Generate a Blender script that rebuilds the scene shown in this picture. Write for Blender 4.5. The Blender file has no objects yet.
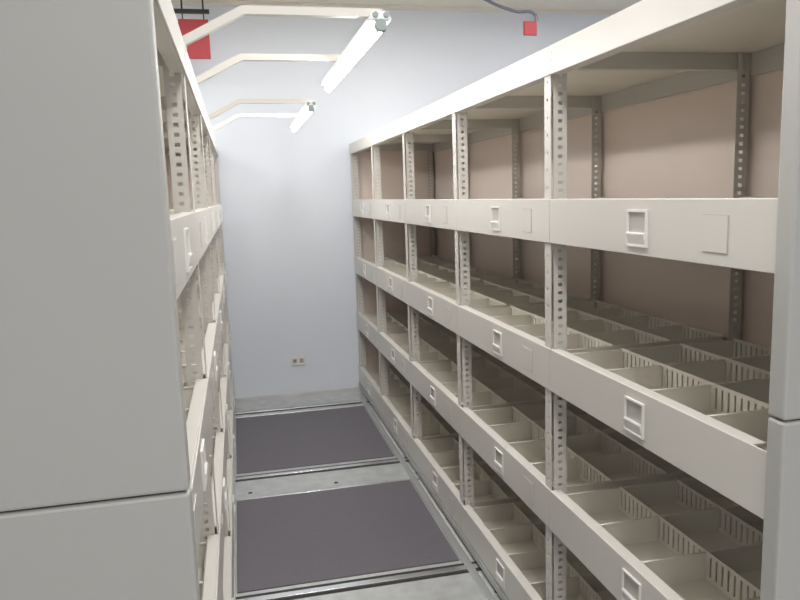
import bpy, math, random
from mathutils import Matrix, Vector
random.seed(3)
S=bpy.context.scene
try:
    S.view_settings.view_transform='Standard'
except Exception: pass
H=1.55
def lin(r,g,b):
    f=lambda c:(c/12.92 if c<=.04045 else ((c+.055)/1.055)**2.4)
    return (f(r/255),f(g/255),f(b/255),1)
def mat(name,col,rough=.5,metal=0,var=.04,scale=6,bump=0,bscale=200,emit=None,coat=0):
    m=bpy.data.materials.new(name);m.use_nodes=True
    nt=m.node_tree;b=nt.nodes['Principled BSDF']
    c=lin(*col)
    b.inputs['Roughness'].default_value=rough;b.inputs['Metallic'].default_value=metal
    if coat: b.inputs['Coat Weight'].default_value=coat
    tc=nt.nodes.new('ShaderNodeTexCoord');n=nt.nodes.new('ShaderNodeTexNoise')
    n.inputs['Scale'].default_value=scale;n.inputs['Detail'].default_value=4
    nt.links.new(tc.outputs['Object'],n.inputs['Vector'])
    r=nt.nodes.new('ShaderNodeValToRGB')
    r.color_ramp.elements[0].position=.3;r.color_ramp.elements[1].position=.7
    r.color_ramp.elements[0].color=tuple(x*(1-var) for x in c[:3])+(1,)
    r.color_ramp.elements[1].color=tuple(min(1,x*(1+var)) for x in c[:3])+(1,)
    nt.links.new(n.outputs['Fac'],r.inputs['Fac']);nt.links.new(r.outputs['Color'],b.inputs['Base Color'])
    if bump:
        n2=nt.nodes.new('ShaderNodeTexNoise');n2.inputs['Scale'].default_value=bscale
        nt.links.new(tc.outputs['Object'],n2.inputs['Vector'])
        bp=nt.nodes.new('ShaderNodeBump');bp.inputs['Strength'].default_value=bump;bp.inputs['Distance'].default_value=.002
        nt.links.new(n2.outputs['Fac'],bp.inputs['Height']);nt.links.new(bp.outputs['Normal'],b.inputs['Normal'])
    if emit:
        b.inputs['Emission Color'].default_value=(1,.99,.97,1);b.inputs['Emission Strength'].default_value=emit
    return m
M_paint=mat('rack_paint',(210,206,199),.36,var=.015,scale=3)
M_tray=mat('tray_paint',(234,229,218),.5,var=.02)
M_panel=mat('end_panel_paint',(176,175,171),.42,var=.012,scale=2)
M_back=mat('back_panel_tan',(248,232,222),.3,var=.02,scale=2)
M_dark=mat('dark_gap',(45,42,40),.7)
M_plate=mat('handle_plastic',(228,226,221),.35,var=.01)
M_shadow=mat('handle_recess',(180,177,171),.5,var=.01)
M_wall=mat('wall_plaster',(220,225,233),.5,var=.02,scale=1.3,bump=.15,bscale=60)
M_ceil=mat('ceiling_paint',(222,217,207),.8,var=.02)
M_floor=mat('floor_concrete',(180,178,175),.6,var=.12,scale=5,bump=.3,bscale=80)
M_mat=mat('floor_mat_rubber',(96,92,98),.5,var=.05,scale=40,bump=.5,bscale=500)
M_galv=mat('galvanised_steel',(184,186,185),.38,metal=.35,var=.12,scale=14)
M_rail=mat('rail_steel',(215,217,217),.2,metal=.85,var=.06)
M_red=mat('red_enamel',(158,32,40),.45)
M_grey=mat('grey_pipe',(110,116,126),.4,metal=.4)
M_tube=mat('tube_glow',(255,255,255),.4,emit=32)
M_house=mat('lamp_housing',(236,238,238),.4)
M_cap=mat('lamp_cap',(150,160,158),.4)

class MB:
    def __init__(s): s.v=[];s.f=[];s.m=[]
    def box(s,x0,x1,y0,y1,z0,z1,mi=0):
        if x0>x1:x0,x1=x1,x0
        if y0>y1:y0,y1=y1,y0
        if z0>z1:z0,z1=z1,z0
        n=len(s.v)
        s.v+=[(x0,y0,z0),(x1,y0,z0),(x1,y1,z0),(x0,y1,z0),(x0,y0,z1),(x1,y0,z1),(x1,y1,z1),(x0,y1,z1)]
        for q in ((0,3,2,1),(4,5,6,7),(0,1,5,4),(1,2,6,5),(2,3,7,6),(3,0,4,7)):
            s.f.append(tuple(n+i for i in q));s.m.append(mi)
    def cyl(s,p,ax,r,h,seg=20,mi=0,r2=None):
        r2=r if r2 is None else r2
        p=Vector(p);a=Vector(ax).normalized()
        u=a.orthogonal().normalized();w=a.cross(u);n=len(s.v)
        for k,(t,rr) in enumerate(((0,r),(h,r2))):
            for i in range(seg):
                th=2*math.pi*i/seg
                s.v.append(tuple(p+a*t+(u*math.cos(th)+w*math.sin(th))*rr))
        for i in range(seg):
            j=(i+1)%seg
            s.f.append((n+i,n+j,n+seg+j,n+seg+i));s.m.append(mi)
        s.f.append(tuple(n+i for i in reversed(range(seg))));s.m.append(mi)
        s.f.append(tuple(n+seg+i for i in range(seg)));s.m.append(mi)
    def prism(s,pts,y0,y1,mi=0):
        n=len(s.v);k=len(pts)
        for y in (y0,y1):
            for (x,z) in pts: s.v.append((x,y,z))
        for i in range(k):
            j=(i+1)%k
            s.f.append((n+i,n+j,n+k+j,n+k+i));s.m.append(mi)
        s.f.append(tuple(n+i for i in range(k)));s.m.append(mi)
        s.f.append(tuple(n+k+i for i in reversed(range(k))));s.m.append(mi)
    def obj(s,name,mats,parent=None,bevel=0):
        me=bpy.data.meshes.new(name);me.from_pydata(s.v,[],s.f)
        for m in mats: me.materials.append(m)
        for p,i in zip(me.polygons,s.m): p.material_index=i
        import bmesh
        bm=bmesh.new();bm.from_mesh(me);bmesh.ops.recalc_face_normals(bm,faces=bm.faces);bm.to_mesh(me);bm.free()
        o=bpy.data.objects.new(name,me);S.collection.objects.link(o)
        if parent:o.parent=parent
        if bevel:
            b=o.modifiers.new('bevel','BEVEL');b.width=bevel;b.segments=2;b.limit_method='ANGLE'
        return o
def empty(name,loc=(0,0,0)):
    e=bpy.data.objects.new(name,None);S.collection.objects.link(e);e.location=loc;return e

# ---------- racks ----------
BAY=.915
Y0=1.04
PY=[Y0+BAY*i for i in range(6)]        # post lines
LV=[1.523,1.077,.631,.185]
BH=.128
TOP=1.951
DEP=.67
def rack(xf,sg,square_skip=()):
    root=empty('mobile_shelving_rack')
    X=lambda d: xf+sg*d
    m=MB()
    zb,zt=.05,1.945
    def ladder_x(y,d0,d1):   # flange whose face points along Y
        w=(d1-d0-.013)/2
        a,b=(d0,d1)
        m.box(X(a),X(a+w),y,y+.002,zb,zt);m.box(X(b-w),X(b),y,y+.002,zb,zt)
        z=zb
        while z<zt:
            m.box(X(a+w),X(b-w),y,y+.002,z,min(z+.015,zt));z+=.025
    def ladder_y(d,y0,y1):
        w=(y1-y0-.009)/2
        m.box(X(d),X(d+.002),y0,y0+w,zb,zt);m.box(X(d),X(d+.002),y1-w,y1,zb,zt)
        z=zb+.01
        while z<zt:
            m.box(X(d),X(d+.002),y0+w,y1-w,z,min(z+.042,zt));z+=.05
    for i,y in enumerate(PY):
        yy=y if i<5 else y-.045
        if i==0:
            ladder_x(yy,.02,.062)
        else:
            ladder_x(yy,.014,.056);ladder_y(.006,yy+.002,yy+.045)
        ladder_x(yy,DEP-.056,DEP-.014);ladder_y(DEP-.012,yy+.002,yy+.045)
    m.obj('slotted_posts',[M_paint],root)
    m=MB()
    for i,y in enumerate(PY):
        yy=(y if i<5 else y-.045)+.006
        m.box(X(.016),X(DEP-.016),yy,yy+.03,TOP-.06,TOP-.012)
        for z in LV:
            m.box(X(.016),X(DEP-.016),yy,yy+.03,z-BH,z-.1)
    m.obj('cross_braces',[M_paint],root)
    m=MB();g=MB()
    for i in range(5):
        a=PY[i]+.0015;b=PY[i+1]-.0015
        m.box(X(0),X(.005),a,b,TOP-.079,TOP)
        m.box(X(.005),X(.04),a,b,TOP-.079,TOP-.074)
        m.box(X(DEP-.012),X(DEP),a,b,TOP-.079,TOP)
        for z in LV:
            m.box(X(0),X(.005),a,b,z-BH,z)
            m.box(X(.005),X(.034),a+.046,b,z-.006,z)
            m.box(X(.005),X(.034),a+.046,b,z-BH,z-BH+.005)
            m.box(X(DEP-.012),X(DEP),a,b,z-BH,z-.03)
        for yy in (a+.018,b-.018):
            for zz in (TOP-.02,TOP-.04,TOP-.06):
                g.cyl((X(-.0005),yy,zz),(sg,0,0),.004,.001,10)
    m.obj('shelf_beams',[M_paint],root,bevel=.0015)
    g.obj('beam_rivets',[M_shadow],root)
    m=MB()
    m.box(X(.013),X(DEP-.013),PY[0]+.002,PY[-1]-.002,TOP-.012,TOP-.004)
    for z in LV:
        m.box(X(.013),X(DEP-.013),PY[0]+.05,PY[-1]-.05,z-.098,z-.092)
    m.obj('shelf_decks',[M_tray],root)
    m=MB()
    for i in range(5):
        m.box(X(DEP+.004),X(DEP+.010),PY[i]-.01,PY[i+1]-.010,.06,TOP-.004)
    m.box(X(DEP+.004),X(DEP+.010),PY[-1]-.01,PY[-1]+.008,.06,TOP-.004)
    m.box(X(.02),X(DEP+.004),PY[-1]+.002,PY[-1]+.008,.06,TOP-.03)
    m.obj('back_panels',[M_back],root)
    m=MB()
    for i in range(5):
        a=PY[i]+.05;b=PY[i+1]-.004
        if i==4:b-=.05
        for z in LV:
            zd=z-.092;h=.078
            for d in (.036,.235,.435,.63):
                m.box(X(d),X(d+.002),a,b,zd,zd+.014)
                m.box(X(d),X(d+.002),a,b,zd+h-.010,zd+h)
                y=a
                while y<b-.01:
                    m.box(X(d),X(d+.002),y,min(y+.016,b),zd+.014,zd+h-.010);y+=.023
            n=4
            for r,(d0,d1) in enumerate(((.038,.235),(.237,.435),(.437,.63))):
                for k in range(0,n+1):
                    y=a+(b-a)*k/n
                    y=min(max(y,a),b-.002)
                    m.box(X(d0),X(d1),y,y+.0025,zd,zd+h-.006)
                    m.box(X(d0),X(d1),y-.003,y+.005,zd+h-.008,zd+h-.005)
    m.obj('tray_dividers',[M_tray],root)
    # moulded pull cups + label plates
    m=MB()
    for i in range(5):
        for li,z in enumerate(LV):
            yc=PY[i+1]-.477;zc=z-BH/2-.003
            w,h,t,e=.041,.042,-.005,.005
            m.box(X(t),X(0),yc-w,yc+w,zc+h-e,zc+h,0)
            m.box(X(t),X(0),yc-w,yc+w,zc-h,zc-h+e,0)
            m.box(X(t),X(0),yc-w,yc-w+e,zc-h+e,zc+h-e,0)
            m.box(X(t),X(0),yc+w-e,yc+w,zc-h+e,zc+h-e,0)
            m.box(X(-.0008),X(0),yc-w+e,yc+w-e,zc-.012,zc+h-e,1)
            # lower lip slopes outward so fingers catch behind it
            m.prism([(X(-.0005),zc-h+e),(X(-.0035),zc-h+e),(X(-.009),zc-.012),(X(-.0075),zc-.008),(X(-.0005),zc-.010)],yc-w+e,yc+w-e,0)
            if (i,li) in square_skip: continue
            yc=PY[i+1]-.75;w=.038;h=.037
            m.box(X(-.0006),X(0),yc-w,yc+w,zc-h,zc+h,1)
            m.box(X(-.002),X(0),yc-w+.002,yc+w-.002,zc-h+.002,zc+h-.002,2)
    m.obj('pull_handles',[M_plate,M_shadow,M_paint],root)
    m=MB()
    m.box(X(.02),X(.06),PY[0],PY[-1],.016,.056,1)
    m.box(X(DEP-.06),X(DEP-.02),PY[0],PY[-1],.016,.056,1)
    m.box(X(-.004),X(.02),PY[0],PY[-1],.022,.05,0)
    for y in (2.6,3.85,5.2):
        m.box(X(.06),X(DEP-.06),y-.04,y+.04,.016,.056,1)
    m.obj('base_carriage',[M_galv,M_dark],root)
    m=MB()
    for z0,z1 in ((.02,1.147),(1.150,1.954)):
        m.box(X(-.012),X(DEP+.012),Y0-.045,Y0-.005,z0,z1)
    m.obj('end_panel',[M_panel],root,bevel=.005)
    return root
rack(.891,1,{(0,1)})
rack(-.10,-1)

# ---------- room ----------
WY=5.64;CZ=2.99
def slab(name,m_,*b,bevel=0):
    m=MB();m.box(*b);return m.obj(name,[m_],bevel=bevel)
slab('floor',M_floor,-4,4,-3,WY+.1,-.1,0)
slab('wall_back',M_wall,-4,4,WY,WY+.1,0,CZ)
slab('wall_left',M_wall,-4.1,-4,-3,WY+.1,0,CZ)
slab('wall_right',M_wall,4,4.1,-3,WY+.1,0,CZ)
slab('wall_front',M_wall,-4,4,-3.1,-3,0,CZ)
slab('ceiling',M_ceil,-4,4,-3,WY+.1,CZ,CZ+.1)
slab('trim_1',M_ceil,-4,4,WY-.02,WY,CZ-.03,CZ)

for y0,y1 in ((4.012,5.088),(2.732,3.628),(1.3,2.368)):
    m=MB();m.box(-.09,.832,y0,y1,0,.009);m.obj('floor_mat',[M_mat],bevel=.002)
for y0,y1,yr in ((5.09,5.50,5.2),(3.63,4.01,3.93),(2.37,2.73,2.66)):
    root=empty('floor_rail')
    m=MB();m.box(-1.5,2.4,y0,y1,0,.005);m.obj('rail_plate',[M_galv],root)
    m=MB()
    m.box(-1.5,2.4,yr-.034,yr-.016,.005,.0058);m.box(-1.5,2.4,yr+.016,yr+.045,.005,.0058)
    x=-1.4
    while x<2.3:
        m.cyl((x,y0+.09,.005),(0,0,1),.012,.0008,16);x+=.46
    m.obj('rail_groove',[M_dark],root)
    m=MB();m.box(-1.5,2.4,yr-.016,yr+.016,.005,.013)
    m.box(-1.5,2.4,y0,y0+.012,.005,.010);m.obj('rail_bar',[M_rail],root,bevel=.002)
m=MB();m.box(.838,.872,.9,5.5,.0055,.012);m.obj('floor_edge_strip',[M_rail],bevel=.002)

# ---------- lamps ----------
def sweep(pts,w):
    P=[Vector(p) for p in pts];L=[];R=[]
    for i,p in enumerate(P):
        d=[]
        if i>0:d.append((P[i]-P[i-1]).normalized())
        if i<len(P)-1:d.append((P[i+1]-P[i]).normalized())
        t=sum(d,Vector((0,0))).normalized();n=Vector((-t.y,t.x))
        k=w/2/max(.3,n.dot(Vector((-d[0].y,d[0].x))))
        L.append(tuple(p+n*k));R.append(tuple(p-n*k))
    return L,R
def lamp(ya,arms):
    root=empty('fluorescent_lamp')
    m=MB()
    for y in arms:
        L,R=sweep([(-.112,1.966),(.052,2.051),(.43,2.051)],.022)
        for i in range(len(L)-1):
            m.prism([L[i],L[i+1],R[i+1],R[i]],y-.012,y+.012)
        m.box(-.14,-.10,y-.03,y+.03,1.955,1.960)
    m.obj('bracket_arms',[M_paint],root)
    xc=.415;yb=ya+1.16
    m=MB();m.prism([(xc-.022,2.041),(xc+.022,2.041),(xc+.03,2.018),(xc-.03,2.018)],ya,yb)
    m.obj('housing',[M_house],root,bevel=.002)
    m=MB();m.cyl((xc,ya+.02,2.004),(0,1,0),.015,1.12,20);m.obj('tube',[M_tube],root)
    m=MB()
    for y in (ya,yb-.022):
        m.box(xc-.013,xc+.013,y,y+.022,1.990,2.02)
        m.cyl((xc,y-.002,2.006),(0,1,0),.016,.024,20)
    m.cyl((xc-.015,ya-.004,2.032),(0,1,0),.008,.012,16)
    m.cyl((xc+.015,ya-.004,2.032),(0,1,0),.008,.012,16)
    m.obj('lamp_holders',[M_cap],root,bevel=.001)
lamp(1.98,(2.05,2.70))
lamp(3.81,(3.88,4.53))

def fill_light(x,y,e,sx=.3,sy=1.2):  # unseen overhead light with housing, added to brighten aisle, shelves and back wall
    root=empty('added_ceiling_fill')
    m=MB()
    m.box(x-sx/2-.02,x+sx/2+.02,y-sy/2-.02,y+sy/2+.02,CZ-.06,CZ-.005)
    m.obj('fill_housing',[M_house],root,bevel=.004)
    l=bpy.data.lights.new('fill_area_light','AREA');l.shape='RECTANGLE';l.size=sx;l.size_y=sy;l.energy=e;l.color=(1,.99,.98)
    o=bpy.data.objects.new('fill_area_light',l);S.collection.objects.link(o);o.location=(x,y,CZ-.07);o.parent=root
fill_light(.4,.9,24);fill_light(.4,2.7,17)
fill_light(.4,4.2,30,1.8,.3);fill_light(2.7,4.2,26,1.6,.3);fill_light(-1.9,4.2,26,1.6,.3)
fill_light(.4,-1.4,48,1.8,.6);fill_light(-2.2,-1.2,16,1.2,.3);fill_light(2.7,1.0,24);fill_light(-1.8,1.6,20)

root=empty('wall_outlet')
ox,oz=.41,.265
m=MB();m.box(ox-.058,ox+.058,WY-.008,WY,oz-.036,oz+.036);m.obj('cover_plate',[M_plate],root,bevel=.003)
m=MB()
for dx in (-.027,.027):
    m.box(ox+dx-.017,ox+dx+.017,WY-.0095,WY-.007,oz-.017,oz+.017)
m.obj('socket_faces',[M_shadow],root)
m=MB()
for dx in (-.027,.027):
    for k in (-.006,.006): m.box(ox+dx-.008,ox+dx+.008,WY-.0105,WY-.009,oz+k-.0022,oz+k+.0022)
m.obj('socket_slots',[M_dark],root)

root=empty('red_hanging_sign')
m=MB();m.box(-.30,-.10,5.29,5.31,2.52,2.78);m.obj('sign_board',[M_red],root,bevel=.003)
m=MB();m.box(-.33,-.09,5.285,5.315,2.82,2.845)
for x in (-.27,-.13):
    m.box(x-.004,x+.004,5.297,5.303,2.77,2.82);m.box(x-.006,x+.006,5.294,5.306,2.84,CZ)
m.obj('hanger_bar',[M_dark],root)
root=empty('red_hanging_sign')
cu=bpy.data.curves.new('pipe','CURVE');cu.dimensions='3D';cu.bevel_depth=.011;cu.bevel_resolution=3
sp=cu.splines.new('BEZIER')
pp=[(1.55,4.9,CZ-.002),(1.76,4.9,2.86),(1.98,4.9,2.785),(2.13,4.9,2.765),(2.14,4.9,2.72)]
sp.bezier_points.add(len(pp)-1)
for b,p in zip(sp.bezier_points,pp): b.co=p;b.handle_left_type=b.handle_right_type='AUTO'
cu.materials.append(M_grey)
o=bpy.data.objects.new('hook_pipe',cu);S.collection.objects.link(o);o.parent=root
m=MB();m.box(2.045,2.14,4.89,4.91,2.625,2.72);m.obj('sign_board',[M_red],root,bevel=.003)

w=bpy.data.worlds.new('World');S.world=w;w.use_nodes=True
w.node_tree.nodes['Background'].inputs[0].default_value=(.8,.85,.9,1)
w.node_tree.nodes['Background'].inputs[1].default_value=.3

f=716.
yc=Vector((-165,100,-f)).normalized()
zc=Vector((-160,4870,f)).normalized()
xc=yc.cross(zc).normalized();zc=xc.cross(yc).normalized()
R=Matrix((xc,yc,zc))
cam=bpy.data.cameras.new('camera');cam.sensor_width=36;cam.lens=f*36/800;cam.clip_start=.05
co=bpy.data.objects.new('camera',cam);S.collection.objects.link(co)
co.matrix_world=Matrix.Translation((0,0,H))@R.to_4x4()
S.camera=co
